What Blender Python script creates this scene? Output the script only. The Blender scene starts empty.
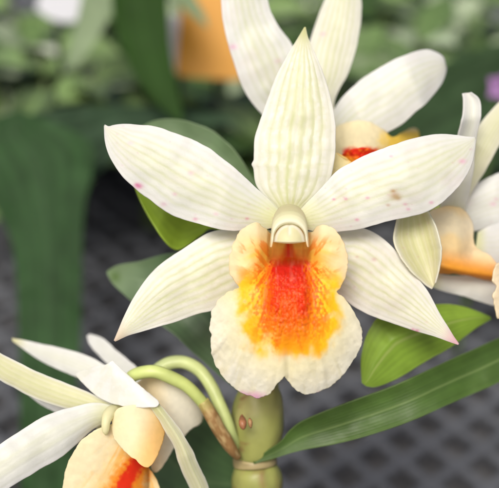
import bpy, math, random
import numpy as np
from mathutils import Vector
from mathutils.geometry import delaunay_2d_cdt

# ------------------------------------------------------------------ camera, sky, sun, exposure
S = bpy.context.scene
CM = 0.01                       # everything below is measured in centimetres and written in metres
D0 = 20.0                       # distance from the lens to the front flower
KPX = 10.1 / 499.0              # centimetres per photo pixel at that distance
PITCH = math.radians(35)
CAM = np.array([0.0, 0.0, 30.0])
FWD = np.array([0.0, math.cos(PITCH), -math.sin(PITCH)])
UP = np.array([0.0, math.sin(PITCH), math.cos(PITCH)])
RGT = np.array([1.0, 0.0, 0.0])
cd = bpy.data.cameras.new('camera')
cam = bpy.data.objects.new('camera', cd)
S.collection.objects.link(cam)
cam.location = CAM * CM
cam.rotation_euler = (math.pi / 2 - PITCH, 0, 0)
cd.sensor_fit = 'HORIZONTAL'
cd.sensor_width = 36
cd.lens = 36 * D0 / 10.1
cd.clip_start = 0.01
cd.clip_end = 500
cd.dof.use_dof = True
cd.dof.focus_distance = (D0 - 0.25) * CM
cd.dof.aperture_fstop = 12
S.camera = cam
w = bpy.data.worlds.new('World')
S.world = w
w.use_nodes = True
wn = w.node_tree.nodes
sky = wn.new('ShaderNodeTexSky')
sky.sky_type = 'NISHITA'
sky.sun_disc = False
SUN_EL, SUN_AZ = math.radians(58), math.radians(200)   # azimuth clockwise from +Y
sky.sun_elevation = SUN_EL
sky.sun_rotation = SUN_AZ
sky.air_density = 0.8
sky.dust_density = 8.0
sky.ozone_density = 0.6
w.node_tree.links.new(sky.outputs[0], wn['Background'].inputs[0])
wn['Background'].inputs[1].default_value = 0.095
ld = bpy.data.lights.new('sun', 'SUN')
ld.energy = 2.0
ld.angle = math.radians(24)
ld.color = (1.0, 0.975, 0.925)
sun = bpy.data.objects.new('sun', ld)
S.collection.objects.link(sun)
sd = Vector((math.sin(SUN_AZ) * math.cos(SUN_EL), math.cos(SUN_AZ) * math.cos(SUN_EL), math.sin(SUN_EL)))
sun.rotation_euler = sd.to_track_quat('Z', 'Y').to_euler()
sun.location = sd * 3
S.view_settings.view_transform = 'Standard'
S.view_settings.look = 'None'
S.view_settings.exposure = 0.38
S.view_settings.gamma = 1
S.render.engine = 'CYCLES'
S.cycles.use_denoising = True
S.cycles.max_bounces = 10
S.cycles.transparent_max_bounces = 8

# ------------------------------------------------------------------ helpers
def W(px, py, d=0.0):
    """a point seen at photo position px, py, d centimetres behind the front flower's plane (world, cm)"""
    px, py, d = np.broadcast_arrays(np.asarray(px, float), np.asarray(py, float), np.asarray(d, float))
    D = D0 + d
    a = (px - 249.5) * KPX * D / D0
    b = (244.0 - py) * KPX * D / D0
    return CAM + D[..., None] * FWD + a[..., None] * RGT + b[..., None] * UP

def _h(ix, iy, seed):
    n = (ix.astype(np.int64) * 374761393 + iy.astype(np.int64) * 668265263 + seed * 1442695041) & 0x7fffffff
    n = ((n ^ (n >> 13)) * 1274126177) & 0x7fffffff
    n = n ^ (n >> 16)
    return (n & 0xffff) / 65535.0

def vn(x, y, seed=0):
    x, y = np.broadcast_arrays(np.asarray(x, float), np.asarray(y, float))
    ix, iy = np.floor(x), np.floor(y)
    fx, fy = x - ix, y - iy
    fx = fx * fx * (3 - 2 * fx)
    fy = fy * fy * (3 - 2 * fy)
    a, b = _h(ix, iy, seed), _h(ix + 1, iy, seed)
    c, d = _h(ix, iy + 1, seed), _h(ix + 1, iy + 1, seed)
    return (a * (1 - fx) + b * fx) * (1 - fy) + (c * (1 - fx) + d * fx) * fy      # 0..1

def fbm(x, y, seed=0, o=3):
    r, a, t = 0, 1.0, 0
    for i in range(o):
        r = r + a * vn(np.asarray(x) * 2 ** i, np.asarray(y) * 2 ** i, seed + i * 17)
        t += a
        a *= .5
    return r / t

def sm(a, b, x):
    t = np.clip((np.asarray(x, float) - a) / (b - a), 0, 1)
    return t * t * (3 - 2 * t)

def mixc(c, d, m):
    m = np.asarray(m)[..., None]
    return np.asarray(c) * (1 - m) + np.asarray(d) * m

def catmull(P, n, closed=False):
    P = np.asarray(P, float)
    if closed:
        Q = np.vstack([P[-1], P, P[0], P[1]])
    else:
        Q = np.vstack([2 * P[0] - P[1], P, 2 * P[-1] - P[-2]])
    out = []
    m = len(Q) - 3
    for i in range(m):
        p0, p1, p2, p3 = Q[i:i + 4]
        t = np.linspace(0, 1, 24, endpoint=False)[:, None]
        out.append(.5 * (2 * p1 + (p2 - p0) * t + (2 * p0 - 5 * p1 + 4 * p2 - p3) * t ** 2 + (3 * p1 - p0 - 3 * p2 + p3) * t ** 3))
    out = np.vstack(out + [Q[-2:-1] if not closed else P[:1]])
    s = np.concatenate([[0], np.cumsum(np.linalg.norm(np.diff(out, axis=0)[:, :2], axis=1))])
    u = np.linspace(0, s[-1], n + (1 if closed else 0))
    if closed:
        u = u[:-1]
    return np.stack([np.interp(u, s, out[:, k]) for k in range(out.shape[1])], 1)

WORLD = {}
def empty(name, loc, parent=None):
    o = bpy.data.objects.new(name, None)
    o.empty_display_size = 0.01
    S.collection.objects.link(o)
    loc = np.asarray(loc, float)
    base = WORLD[parent.name] if parent else np.zeros(3)
    o.location = (loc - base) * CM
    o.parent = parent
    WORLD[o.name] = loc
    return o

def tag(o, label, cat=None, group=None, kind=None):
    if label: o['label'] = label
    if cat: o['category'] = cat
    if group: o['group'] = group
    if kind: o['kind'] = kind
    return o

def mesh(name, V, F, mat, parent=None, col=None, smooth=True, loc=None):
    """V in world centimetres"""
    V = np.asarray(V, float)
    base = WORLD[parent.name] if parent else (np.asarray(loc, float) if loc is not None else np.zeros(3))
    me = bpy.data.meshes.new(name)
    me.from_pydata(((V - base) * CM).tolist(), [], [tuple(int(i) for i in f) for f in F])
    if col is not None:
        a = me.color_attributes.new('Col', 'FLOAT_COLOR', 'POINT')
        c = np.ones((len(V), 4), np.float32)
        c[:, :3] = np.clip(col, 0, 1)
        a.data.foreach_set('color', c.ravel())
    if smooth:
        me.polygons.foreach_set('use_smooth', [True] * len(me.polygons))
    me.materials.append(mat)
    me.update()
    o = bpy.data.objects.new(name, me)
    S.collection.objects.link(o)
    if parent: o.parent = parent
    else: o.location = base * CM
    WORLD[o.name] = base
    return o

def thicken(P, F, th):
    """a sheet turned into a closed thin solid with a rim"""
    F = [tuple(f) for f in F]
    N = np.zeros_like(P)
    for k in {len(f) for f in F}:
        A = np.array([f for f in F if len(f) == k])
        n = np.cross(P[A[:, 1]] - P[A[:, 0]], P[A[:, 2]] - P[A[:, 0]])
        if k == 4:
            n = np.cross(P[A[:, 2]] - P[A[:, 0]], P[A[:, 3]] - P[A[:, 1]])
        for j in range(k):
            np.add.at(N, A[:, j], n)
    N /= np.linalg.norm(N, axis=1, keepdims=True) + 1e-12
    n = len(P)
    V = np.vstack([P + N * th / 2, P - N * th / 2])
    E = {}
    for f in F:
        for i in range(len(f)):
            a, b = f[i], f[(i + 1) % len(f)]
            E[(a, b)] = 1
    G = list(F) + [tuple(i + n for i in reversed(f)) for f in F]
    for (a, b) in E:
        if (b, a) not in E:
            G.append((b, a, a + n, b + n))
    return V, G

def edge_noise(t, seed, f=9):
    return (fbm(t * f, 0 * t + seed, seed, 3) - .5)

def blade(name, parent, A, B, depth, mat, colf, cup=0.0, th=.032, nu=56, nv=130, wob=.05, ruffle=.5, vein=0, seed=1, nveins=9, label=None, relief=None):
    """petal, sepal or leaf: two edges traced from base to tip, a depth profile along it (cm), cupped across"""
    a, b = catmull(A, nv), catmull(B, nv)
    t = np.linspace(0, 1, nv)
    s = np.linspace(0, 1, nu)
    env = np.sin(np.pi * np.clip(t, 0, 1)) ** .5
    tan = np.gradient((a + b) / 2, axis=0)
    tan /= np.linalg.norm(tan, axis=1, keepdims=True) + 1e-9
    nor = np.stack([-tan[:, 1], tan[:, 0]], 1)
    a = a + nor * (edge_noise(t, seed, 14) * ruffle * 2 * env)[:, None]
    b = b + nor * (edge_noise(t, seed + 5, 14) * ruffle * 2 * env)[:, None]
    T, Sx = np.meshgrid(t, s, indexing='ij')
    X = a[:, None, 0] * (1 - Sx) + b[:, None, 0] * Sx
    Y = a[:, None, 1] * (1 - Sx) + b[:, None, 1] * Sx
    dp = np.asarray(depth, float)
    Dt = np.interp(T, dp[:, 0], dp[:, 1])
    k = np.hanning(9); k /= k.sum()
    pad = np.pad(np.interp(t, dp[:, 0], dp[:, 1]), 4, mode='reflect', reflect_type='odd')
    Dt = np.convolve(pad, k, 'valid')[:, None] + 0 * T
    c = 2 * Sx - 1
    wd = np.linalg.norm(a - b, axis=1)[:, None] * KPX
    if callable(cup):
        Dt = Dt + cup(T, c, wd)
    else:
        Dt = Dt - cup * (c ** 2 - .33) * wd
    Dt = Dt + wob * (fbm(X / 26 + seed * 3.1, Y / 26, seed, 2) - .5) * np.minimum(wd, 1) * 2
    Dt = Dt + wob * 1.2 * np.abs(c) ** 3 * (vn(T * 9, np.sign(c) * 5 + seed, seed + 3) - .5) * env[:, None]
    if vein:
        Dt = Dt + vein * np.exp(-(((Sx * nveins) % 1 - .5) / .16) ** 2) * np.minimum(wd, 1)
    if relief is not None:
        Dt = Dt + relief(Sx, T, X, Y)
    P = W(X, Y, Dt).reshape(-1, 3)
    idx = np.arange(nv * nu).reshape(nv, nu)
    F = np.stack([idx[:-1, :-1], idx[:-1, 1:], idx[1:, 1:], idx[1:, :-1]], -1).reshape(-1, 4)
    C = colf(Sx.ravel(), T.ravel(), X.ravel(), Y.ravel())
    V, G = thicken(P, F.tolist(), th)
    o = mesh(name, V, G, mat, parent, np.vstack([C, C]))
    if label: o['label'] = label
    return o

def inside(px, py, poly):
    r = np.zeros(len(px), bool)
    n = len(poly)
    for i in range(n):
        x1, y1 = poly[i]
        x2, y2 = poly[(i + 1) % n]
        if y1 == y2: continue
        c = ((y1 > py) != (y2 > py)) & (px < (x2 - x1) * (py - y1) / (y2 - y1) + x1)
        r ^= c
    return r

def sheet(name, parent, outline, depthf, mat, colf, sp=1.0, th=.03, ruffle=.8, seed=1, label=None):
    """a lobed sheet: closed outline, free depth and colour fields"""
    O = np.asarray(outline, float)
    L = np.linalg.norm(np.roll(O, -1, 0) - O, axis=1).sum()
    n = int(L / sp)
    B = catmull(O, n, True)
    tg = np.roll(B, -1, 0) - np.roll(B, 1, 0)
    tg /= np.linalg.norm(tg, axis=1, keepdims=True) + 1e-9
    e = (fbm(np.arange(n) * sp / 6, np.zeros(n) + seed, seed, 3) - .5) * 2 * ruffle
    B = B + np.stack([-tg[:, 1], tg[:, 0]], 1) * e[:, None]
    x0, y0 = B.min(0); x1, y1 = B.max(0)
    gx, gy = np.meshgrid(np.arange(x0, x1, sp), np.arange(y0, y1, sp * .866))
    gx = gx + (np.arange(gx.shape[0]) % 2)[:, None] * sp / 2
    gx, gy = gx.ravel(), gy.ravel()
    m = inside(gx, gy, B)
    gx, gy = gx[m], gy[m]
    dm = np.full(len(gx), 9e9)
    for i in range(0, n):
        dm = np.minimum(dm, (gx - B[i, 0]) ** 2 + (gy - B[i, 1]) ** 2)
    k = dm > (sp * .55) ** 2
    pts = np.vstack([B, np.stack([gx[k], gy[k]], 1)])
    r = delaunay_2d_cdt([Vector(p) for p in pts.tolist()], [], [list(range(n))], 1, 1e-6)
    Q = np.array([tuple(v) for v in r[0]])
    F = [tuple(f) for f in r[2]]
    d = depthf(Q[:, 0], Q[:, 1])
    P = W(Q[:, 0], Q[:, 1], d)
    C = colf(Q[:, 0], Q[:, 1])
    V, G = thicken(P, F, th)
    o = mesh(name, V, G, mat, parent, np.vstack([C, C]))
    if label: o['label'] = label
    return o

def tube_arrays(path, nr=24, n=60, bump=.0, seed=2):
    """path rows: world x, y, z, radius (cm)"""
    P = np.asarray(path, float)
    Q = catmull3(P, n)
    C, R = Q[:, :3], Q[:, 3]
    T = np.gradient(C, axis=0)
    T /= np.linalg.norm(T, axis=1, keepdims=True)
    u = np.cross(T[0], [0.3, 0.1, .9])
    u /= np.linalg.norm(u)
    V = []
    for i in range(n):
        u = u - T[i] * np.dot(u, T[i])
        u /= np.linalg.norm(u)
        v = np.cross(T[i], u)
        a = np.linspace(0, 2 * np.pi, nr, endpoint=False)
        rr = R[i] * (1 + bump * (vn(np.cos(a) * 1.5 + 5, np.sin(a) * 1.5 + i * .13, seed) - .5))
        V.append(C[i] + rr[:, None] * (np.cos(a)[:, None] * u + np.sin(a)[:, None] * v))
    V = np.vstack(V)
    F = []
    for i in range(n - 1):
        for j in range(nr):
            k = (j + 1) % nr
            F.append((i * nr + j, i * nr + k, (i + 1) * nr + k, (i + 1) * nr + j))
    F.append(tuple(reversed(range(nr))))
    F.append(tuple(range((n - 1) * nr, n * nr)))
    return V, F

def catmull3(P, n):
    Q = np.vstack([2 * P[0] - P[1], P, 2 * P[-1] - P[-2]])
    out = []
    for i in range(len(Q) - 3):
        p0, p1, p2, p3 = Q[i:i + 4]
        t = np.linspace(0, 1, 20, endpoint=False)[:, None]
        out.append(.5 * (2 * p1 + (p2 - p0) * t + (2 * p0 - 5 * p1 + 4 * p2 - p3) * t ** 2 + (3 * p1 - p0 - 3 * p2 + p3) * t ** 3))
    out = np.vstack(out + [Q[-2:-1]])
    s = np.concatenate([[0], np.cumsum(np.linalg.norm(np.diff(out, axis=0)[:, :3], axis=1))])
    u = np.linspace(0, s[-1], n)
    return np.stack([np.interp(u, s, out[:, k]) for k in range(out.shape[1])], 1)

def tube(name, parent, path, mat, colf, nr=28, n=70, bump=.06, seed=2, label=None):
    """path rows: photo x, photo y, depth, radius in photo pixels"""
    P = [list(W(x, y, d)) + [r * KPX * (D0 + d) / D0] for x, y, d, r in path]
    V, F = tube_arrays(P, nr, n, bump, seed)
    t = np.repeat(np.linspace(0, 1, n), nr)
    a = np.tile(np.linspace(0, 1, nr, endpoint=False), n)
    o = mesh(name, V, F, mat, parent, colf(t, a))
    if label: o['label'] = label
    return o

# ------------------------------------------------------------------ materials
def material(name, rough=.45, spec=.35, trans=.35, tcol=None, noise=(300, .06), bump=((1500, .25, .00012),), coat=0, sss=0, attr=True, base=(.5, .5, .5)):
    m = bpy.data.materials.new(name)
    m.use_nodes = True
    nt = m.node_tree
    N, L = nt.nodes, nt.links
    bs = N['Principled BSDF']
    out = N['Material Output']
    if attr:
        src = N.new('ShaderNodeAttribute'); src.attribute_name = 'Col'
        c = src.outputs['Color']
    else:
        src = N.new('ShaderNodeRGB'); src.outputs[0].default_value = (*base, 1)
        c = src.outputs[0]
    tc = N.new('ShaderNodeTexCoord')
    nz = N.new('ShaderNodeTexNoise')
    nz.inputs['Scale'].default_value = noise[0]
    nz.inputs['Detail'].default_value = 5
    L.new(tc.outputs['Object'], nz.inputs['Vector'])
    mr = N.new('ShaderNodeMapRange')
    mr.inputs[1].default_value = .25; mr.inputs[2].default_value = .75
    mr.inputs[3].default_value = 1 - noise[1]; mr.inputs[4].default_value = 1 + noise[1]
    L.new(nz.outputs[0], mr.inputs[0])
    vm = N.new('ShaderNodeVectorMath'); vm.operation = 'SCALE'
    L.new(c, vm.inputs[0]); L.new(mr.outputs[0], vm.inputs['Scale'])
    L.new(vm.outputs[0], bs.inputs['Base Color'])
    bs.inputs['Roughness'].default_value = rough
    bs.inputs['Specular IOR Level'].default_value = spec
    bs.inputs['Coat Weight'].default_value = coat
    if sss:
        bs.inputs['Subsurface Weight'].default_value = sss
        bs.inputs['Subsurface Radius'].default_value = (1, .7, .4)
        bs.inputs['Subsurface Scale'].default_value = .0012
    prev = None
    for sc, st, dist in bump:
        n2 = N.new('ShaderNodeTexNoise')
        n2.inputs['Scale'].default_value = sc
        n2.inputs['Detail'].default_value = 3
        L.new(tc.outputs['Object'], n2.inputs['Vector'])
        b = N.new('ShaderNodeBump')
        b.inputs['Strength'].default_value = st
        b.inputs['Distance'].default_value = dist
        L.new(n2.outputs[0], b.inputs['Height'])
        if prev: L.new(prev, b.inputs['Normal'])
        prev = b.outputs[0]
    if prev: L.new(prev, bs.inputs['Normal'])
    if trans:
        tr = N.new('ShaderNodeBsdfTranslucent')
        if tcol:
            mx = N.new('ShaderNodeVectorMath'); mx.operation = 'MULTIPLY'
            L.new(vm.outputs[0], mx.inputs[0]); mx.inputs[1].default_value = tcol
            L.new(mx.outputs[0], tr.inputs[0])
        else:
            L.new(vm.outputs[0], tr.inputs[0])
        ms = N.new('ShaderNodeMixShader'); ms.inputs[0].default_value = trans
        L.new(bs.outputs[0], ms.inputs[1]); L.new(tr.outputs[0], ms.inputs[2])
        L.new(ms.outputs[0], out.inputs[0])
    return m

M_petal = material('petal_tissue', .40, .35, .44, noise=(450, .035), bump=((2600, .35, .00012), (600, .25, .0003)))
M_lip = material('lip_tissue', .46, .3, .42, noise=(900, .05), bump=((2200, .3, .00012), (800, .2, .0003)))
M_leaf = material('leaf_tissue', .46, .4, .18, tcol=(1.2, 1.3, .5), noise=(160, .14), bump=((900, .25, .0002), (150, .25, .0008)))
M_stem = material('stem_tissue', .42, .4, .12, noise=(220, .12), bump=((500, .35, .0003), (140, .35, .0010)))
M_dull = material('dull_leaf_tissue', .6, .10, .15, tcol=(1.2, 1.3, .5), noise=(60, .14), bump=((120, .25, .0008),))
M_far = material('far_leaf_tissue', .24, .6, .15, tcol=(1.2, 1.3, .5), noise=(60, .18), bump=((120, .4, .001),))

# ------------------------------------------------------------------ setting: ground and bench
def box_verts(x0, x1, y0, y1, z0, z1):
    V = [(x, y, z) for z in (z0, z1) for y in (y0, y1) for x in (x0, x1)]
    F = [(0, 2, 3, 1), (4, 5, 7, 6), (0, 1, 5, 4), (2, 6, 7, 3), (0, 4, 6, 2), (1, 3, 7, 5)]
    return V, F

M_ground = material('greenhouse_ground', .9, .2, 0, noise=(8, .3), bump=((60, .5, .004),), attr=False, base=(.16, .15, .14))
R = 20000
mesh('ground', [(-R, -R, -70), (R, -R, -70), (R, R, -70), (-R, R, -70)], [(0, 1, 2, 3)], M_ground, smooth=False)['kind'] = 'structure'

M_bench = material('bench_plastic', .45, .4, 0, noise=(40, .2), bump=((300, .2, .0005),), attr=False, base=(.110, .117, .128))
M_tray = material('bench_tray_liner', .7, .3, 0, noise=(50, .35), bump=((200, .4, .001),), attr=False, base=(.105, .105, .108))
bench = empty('plant_bench', (0, 60, 0))
tag(bench, 'grey plastic lattice bench top under the orchid and the leafy plants', 'bench')
BX0, BX1, BY0, BY1 = -75, 75, 2, 150
V, F = [], []
PITCHC, BW, BH = 1.55, .42, .4
for fam, ang in ((0, math.radians(38)), (1, math.radians(128))):
    dx, dy = math.cos(ang), math.sin(ang)
    nx, ny = -dy, dx
    for i in range(-90, 91):
        ox, oy = nx * i * PITCHC, 76 + ny * i * PITCHC
        # clip the bar's centre line to the bench rectangle
        t0, t1 = -300, 300
        for o_, d_, lo, hi in ((ox, dx, BX0, BX1), (oy, dy, BY0, BY1)):
            a, b = (lo - o_) / d_, (hi - o_) / d_
            if a > b: a, b = b, a
            t0, t1 = max(t0, a), min(t1, b)
        if t1 - t0 < 1: continue
        top = -.0 - .05 * fam
        k = len(V)
        for t in (t0, t1):
            for sgn, z in ((-.5, -BH), (.5, -BH), (.42, top - .06), (.3, top), (-.3, top), (-.42, top - .06)):
                V.append((ox + dx * t + nx * BW * sgn, oy + dy * t + ny * BW * sgn, z))
        for j in range(6):
            F.append((k + j, k + (j + 1) % 6, k + 6 + (j + 1) % 6, k + 6 + j))
        F += [tuple(k + j for j in reversed(range(6))), tuple(k + 6 + j for j in range(6))]
mesh('lattice', V, F, M_bench, bench, smooth=False)
V, F = box_verts(BX0, BX1, BY0, BY1, -2.2, -1.3)
mesh('tray', V, F, M_tray, bench, smooth=False)
V, F = [], []
for a in ((BX0 - 2, BX0 - .01, BY0 - 2, BY1 + 2), (BX1 + .01, BX1 + 2, BY0 - 2, BY1 + 2), (BX0, BX1, BY0 - 2, BY0 - .01), (BX0, BX1, BY1 + .01, BY1 + 2)):
    v, f = box_verts(*a, -3, .3)
    F += [tuple(i + len(V) for i in q) for q in f]; V += v
mesh('frame', V, F, M_bench, bench, smooth=False)
for x in (BX0 + 3, BX1 - 3):
    for y in (BY0 + 3, BY1 - 3):
        V, F = box_verts(x - 2, x + 2, y - 2, y + 2, -70, -2.2)
        mesh('leg', V, F, M_bench, bench, smooth=False)

# ------------------------------------------------------------------ colour fields
CREAM = np.array((.82, .79, .66))
WHITE = np.array((.80, .81, .79))
VEIN = np.array((.60, .65, .32))
PINK = np.array((.85, .71, .72))
def petal_col(seed=1, n=9, vs=.55, base=WHITE, vein=VEIN, green=.5, pink=.2, specks=(), nspeck=10, cells=0, basec=(.74, .76, .40), edgew=.3, tipc=None):
    def f(s, t, x, y):
        c = 2 * s - 1
        j = .05 * (fbm(t * 6, s * 3, seed, 2) - .5) + .018 * (vn(t * 26, s * 5, seed + 6) - .5)
        u = ((s + j) * n) % 1 - .5
        idv = np.floor((s + j) * n)
        st = .55 + .45 * vn(idv * 3.7, t * 3, seed + 9)
        v = np.exp(-(u / .21) ** 2) * st * (.65 + .35 * vn(t * 30, idv * 2.3, seed + 8)) * (1 - np.abs(c) ** 2)
        v = v * (1 - .55 * sm(.75, 1, t))
        C = mixc(np.broadcast_to(base, (len(s), 3)), VEIN, np.clip(v * vs, 0, 1))
        C = mixc(C, np.array((.87, .87, .84)), np.exp(-((np.abs(u) - .5) / .1) ** 2) * .55 * vs)
        if cells:
            q = vn((s + j) * n * 1.0, t * 46 + 7 * vn(idv, t * 3, seed), seed + 2)
            C = mixc(C, np.array((.88, .88, .85)), sm(.40, .8, q) * (np.abs(u) > .16) * cells * (1 - np.abs(c) ** 4))
            q2 = vn((s + j) * n * 1.7, t * 70, seed + 21)
            C = mixc(C, VEIN, sm(.6, .95, q2) * .25 * cells)
        m = np.exp(-(c / .55) ** 2) * green * (.6 + .5 * fbm(x / 20, y / 20, seed, 2))
        C = mixc(C, np.array((.72, .74, .42)), np.clip(m * .45, 0, 1))
        C = mixc(C, np.array(basec), sm(.2, 0, t) * .75)
        C = mixc(C, PINK, sm(.45, .85, fbm(x / 18, y / 18, seed + 40, 3)) * pink * (.35 + .65 * np.abs(c)))
        C = mixc(C, np.array((.87, .87, .85)), sm(.70, 1, np.abs(c)) * edgew)
        if tipc is not None:
            C = mixc(C, np.array(tipc), sm(.86, 1, t) * .8)
        rs = np.random.RandomState(seed + 100)
        sp = list(specks)
        for i in range(nspeck):
            k = rs.randint(len(x))
            sp.append((x[k], y[k], rs.uniform(.5, 1.1), (.66, .30, .45), rs.uniform(.1, .38)))
        for q in sp:
            a, b, r, cc = q[:4]
            al = (q[4] if len(q) > 4 else .8) * .85
            d2 = ((x - a) / (r * 1.5)) ** 2 + ((y - b) / r) ** 2
            C = mixc(C, np.array(cc), np.exp(-d2) * al)
        return C
    return f

def leaf_col(base, rib=None, stripe=.12, n=15, seed=3, tip=None, ribw=.035, blotch=.3, spots=()):
    base = np.array(base)
    rib = base * 1.7 if rib is None else np.array(rib)
    def f(s, t, x, y):
        c = 2 * s - 1
        C = np.broadcast_to(base, (len(s), 3)) * (1 + stripe * (np.cos(s * n * 2 * np.pi) * .5 + (vn(s * n * 2.3, t * 2, seed) - .5)))[:, None]
        C = C * (1 + blotch * (fbm(x / 25, y / 25, seed, 3) - .5))[:, None]
        C = mixc(C, rib, np.exp(-(c / ribw) ** 2) * .8)
        C = mixc(C, rib, sm(.93, 1, np.abs(c)) * .35)
        if tip is not None:
            C = mixc(C, np.array(tip), sm(.7, 1, t))
        for a, b, r, cc in spots:
            C = mixc(C, np.array(cc), np.exp(-((x - a) ** 2 + (y - b) ** 2) / r ** 2) * .9)
        return C
    return f

def flat_col(c, seed=1, var=.1, to=None):
    def f(t, a, *_):
        C = np.broadcast_to(np.array(c), (len(t), 3)) * (1 + var * (fbm(t * 9, a * 5, seed, 3) - .5) * 2)[:, None]
        if to is not None:
            C = mixc(C, np.array(to), t)
        return C
    return f

# ------------------------------------------------------------------ the orchid plant
base_xy = W(256, 700, 9.0)
# the cane leans up from the bench to the front flower
cane_top = W(262, 464, 2.1)
plant = empty('orchid_plant', (cane_top[0] - .4, cane_top[1] + 2.2, 0))
tag(plant, 'flowering orchid with cream petals, orange throated lips and a fat olive cane', 'orchid')

def cane_col(t, a):
    C = np.broadcast_to(np.array((.285, .30, .085)), (len(t), 3)) * (1 + .4 * (fbm(a * 9, t * 5, 4, 3) - .5))[:, None]
    C = mixc(C, np.array((.40, .37, .15)), sm(.55, .8, fbm(a * 5, t * 9, 8, 3)) * .7)
    C = mixc(C, np.array((.22, .10, .045)), sm(.66, .78, fbm(a * 14 + 3, t * 22, 12, 3)) * .8)
    C = mixc(C, np.array((.16, .17, .045)), np.exp(-((np.cos(a * 2 * np.pi * 19 + 3 * fbm(t * 3, a * 0, 5, 2))) / .3) ** 2) * .4)
    return C
CX = 258
seg = [(262, 382, 2.1, 17), (260, 396, 2.0, 23), (258, 412, 2.0, 26), (257, 430, 2.0, 26.5), (256, 446, 2.05, 24), (255, 456, 2.1, 21)]
tube('cane', plant, [(288, 190, 2.6, 8), (286, 240, 2.5, 10), (278, 300, 2.4, 12), (268, 350, 2.2, 14)] + seg +
     [(255, 461, 2.1, 20.5)], M_stem, cane_col, n=120)
pth = [list(W(255, 463, 2.1)) + [.43], list(W(256, 472, 2.15)) + [.53], list(W(257, 488, 2.4)) + [.58]]
bx = WORLD[plant.name]
for k, r in ((.75, .5), (.5, .42), (.25, .4), (0, .5)):
    p = bx * (1 - k) + np.array(W(257, 488, 2.4)) * k
    pth.append([p[0], p[1], p[2], r])
V, F = tube_arrays(pth, 28, 90, .06, 5)
t = np.repeat(np.linspace(0, 1, 90), 28); a = np.tile(np.linspace(0, 1, 28, endpoint=False), 90)
mesh('cane', V, F, M_stem, plant, cane_col(t * .9 + .1, a))
# the papery ring at the joint
tube('node_sheath', plant, [(255, 457, 2.1, 21.6), (255, 460.5, 2.1, 22), (255.3, 464.5, 2.1, 21.8)], M_stem, flat_col((.33, .27, .13), 3, .35), n=14, bump=.04)
# dry bract where the pedicels leave the cane
tube('bract', plant, [(238, 457, 1.5, 3.5), (231, 448, 1.3, 5.8), (222, 434, 1.15, 6.6), (213, 419, 1.02, 6.9), (206, 407, .97, 6.6), (202.5, 401, .95, 6.2)], M_stem,
     lambda t, a: mixc(mixc(np.broadcast_to(np.array((.27, .15, .055)), (len(t), 3)), np.array((.46, .33, .15)), sm(.4, .75, fbm(a * 12, t * 9, 3, 3))), np.array((.40, .40, .12)), sm(.8, 1, t) * .6), n=50, bump=.2,
     label='dry brown bract wrapping the flower stalks')
# small reddish scar and bud on the cane
tube('bud_scar', plant, [(243.5, 429, .9, 1.0), (243, 426, .8, 3.4), (242.5, 421.5, .85, 4.0), (242, 417, .95, 2.2), (242, 414.5, 1.0, .6)], M_stem, flat_col((.30, .13, .06), 5, .4), n=26)

tube('bud_scar', plant, [(251, 428, .62, .6), (250.5, 425, .60, 2.0), (250, 421, .62, 2.3), (249.5, 418, .68, .6)], M_stem, flat_col((.34, .19, .08), 6, .4), n=20)

# ---- leaves of the orchid
blade('leaf', plant, [(252, 459), (268, 450), (281, 441), (290, 430), (302, 421), (330, 409), (365, 396), (400, 383), (450, 360), (499, 338), (540, 318), (580, 306)],
      [(254, 464), (275, 458), (300, 450.5), (350, 440.5), (400, 425), (450, 403.5), (499, 382), (540, 358), (580, 310)],
      [(0, 1.6), (.25, 1.3), (.5, 1.5), (.8, 2.6), (1, 4)], M_leaf, leaf_col((.055, .11, .018), (.15, .22, .07), .2, 17, 3, blotch=.5, ribw=.05), cup=.14, nu=70, nv=150, wob=.06, ruffle=.5, vein=.006, nveins=13, seed=31, label='long dark green leaf sweeping right from the joint')
# bright young leaf, folded along its midrib
def youngfold(T, c, wd):
    return -.38 * (1 - np.abs(c + .15)) * wd * (.4 + .6 * T)
blade('leaf', plant, [(362, 383), (361, 362), (364, 343), (371, 327), (381, 316), (410, 308), (443, 304), (463, 307), (478, 312), (490, 317)],
      [(366, 386), (374, 387), (384, 384), (402, 376), (416, 367), (431, 358), (446, 350), (459, 341), (477, 327), (491, 319)],
      [(0, 1.4), (.5, 1.6), (1, 2.4)], M_leaf, leaf_col((.20, .33, .035), (.36, .46, .12), .10, 9, 7, ribw=.05), cup=youngfold, nu=60, nv=110, wob=.05, seed=9, label='bright yellow green young leaf folded along its midrib')
# bright leaf under the left petal
blade('leaf', plant, [(288, 268), (250, 246), (215, 229), (200, 236), (188, 245), (176, 250), (163, 239), (147, 214), (137, 193), (130, 172)],
      [(284, 246), (262, 225), (240, 206), (215, 190), (195, 178), (178, 168), (160, 162), (146, 160), (136, 162), (129, 170)],
      [(0, 2.4), (.4, 2.3), (.7, 1.7), (1, 2.0)], M_leaf, leaf_col((.25, .37, .03), (.30, .42, .06), .08, 9, 13, blotch=.25), cup=.25, nu=50, seed=14, label='lime green leaf showing beneath the left petal')
# grey green leaf above the left petal
blade('leaf', plant, [(284, 205), (262, 190), (251, 176), (243, 162), (233, 149), (223, 139), (213, 131), (199, 125), (184, 120.5), (168, 119), (152, 121.5), (135, 130)],
      [(282, 222), (262, 212), (245, 203), (228, 193), (212, 184), (198, 176), (186, 170), (174, 163), (162, 156), (150, 148), (142, 140), (134, 132)],
      [(0, 2.6), (.4, 2.8), (1, 3.6)], M_leaf, leaf_col((.115, .18, .085), (.2, .28, .14), .08, 11, 17), cup=.12, nu=50, seed=15, label='soft grey green leaf rising above the left petal')
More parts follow.
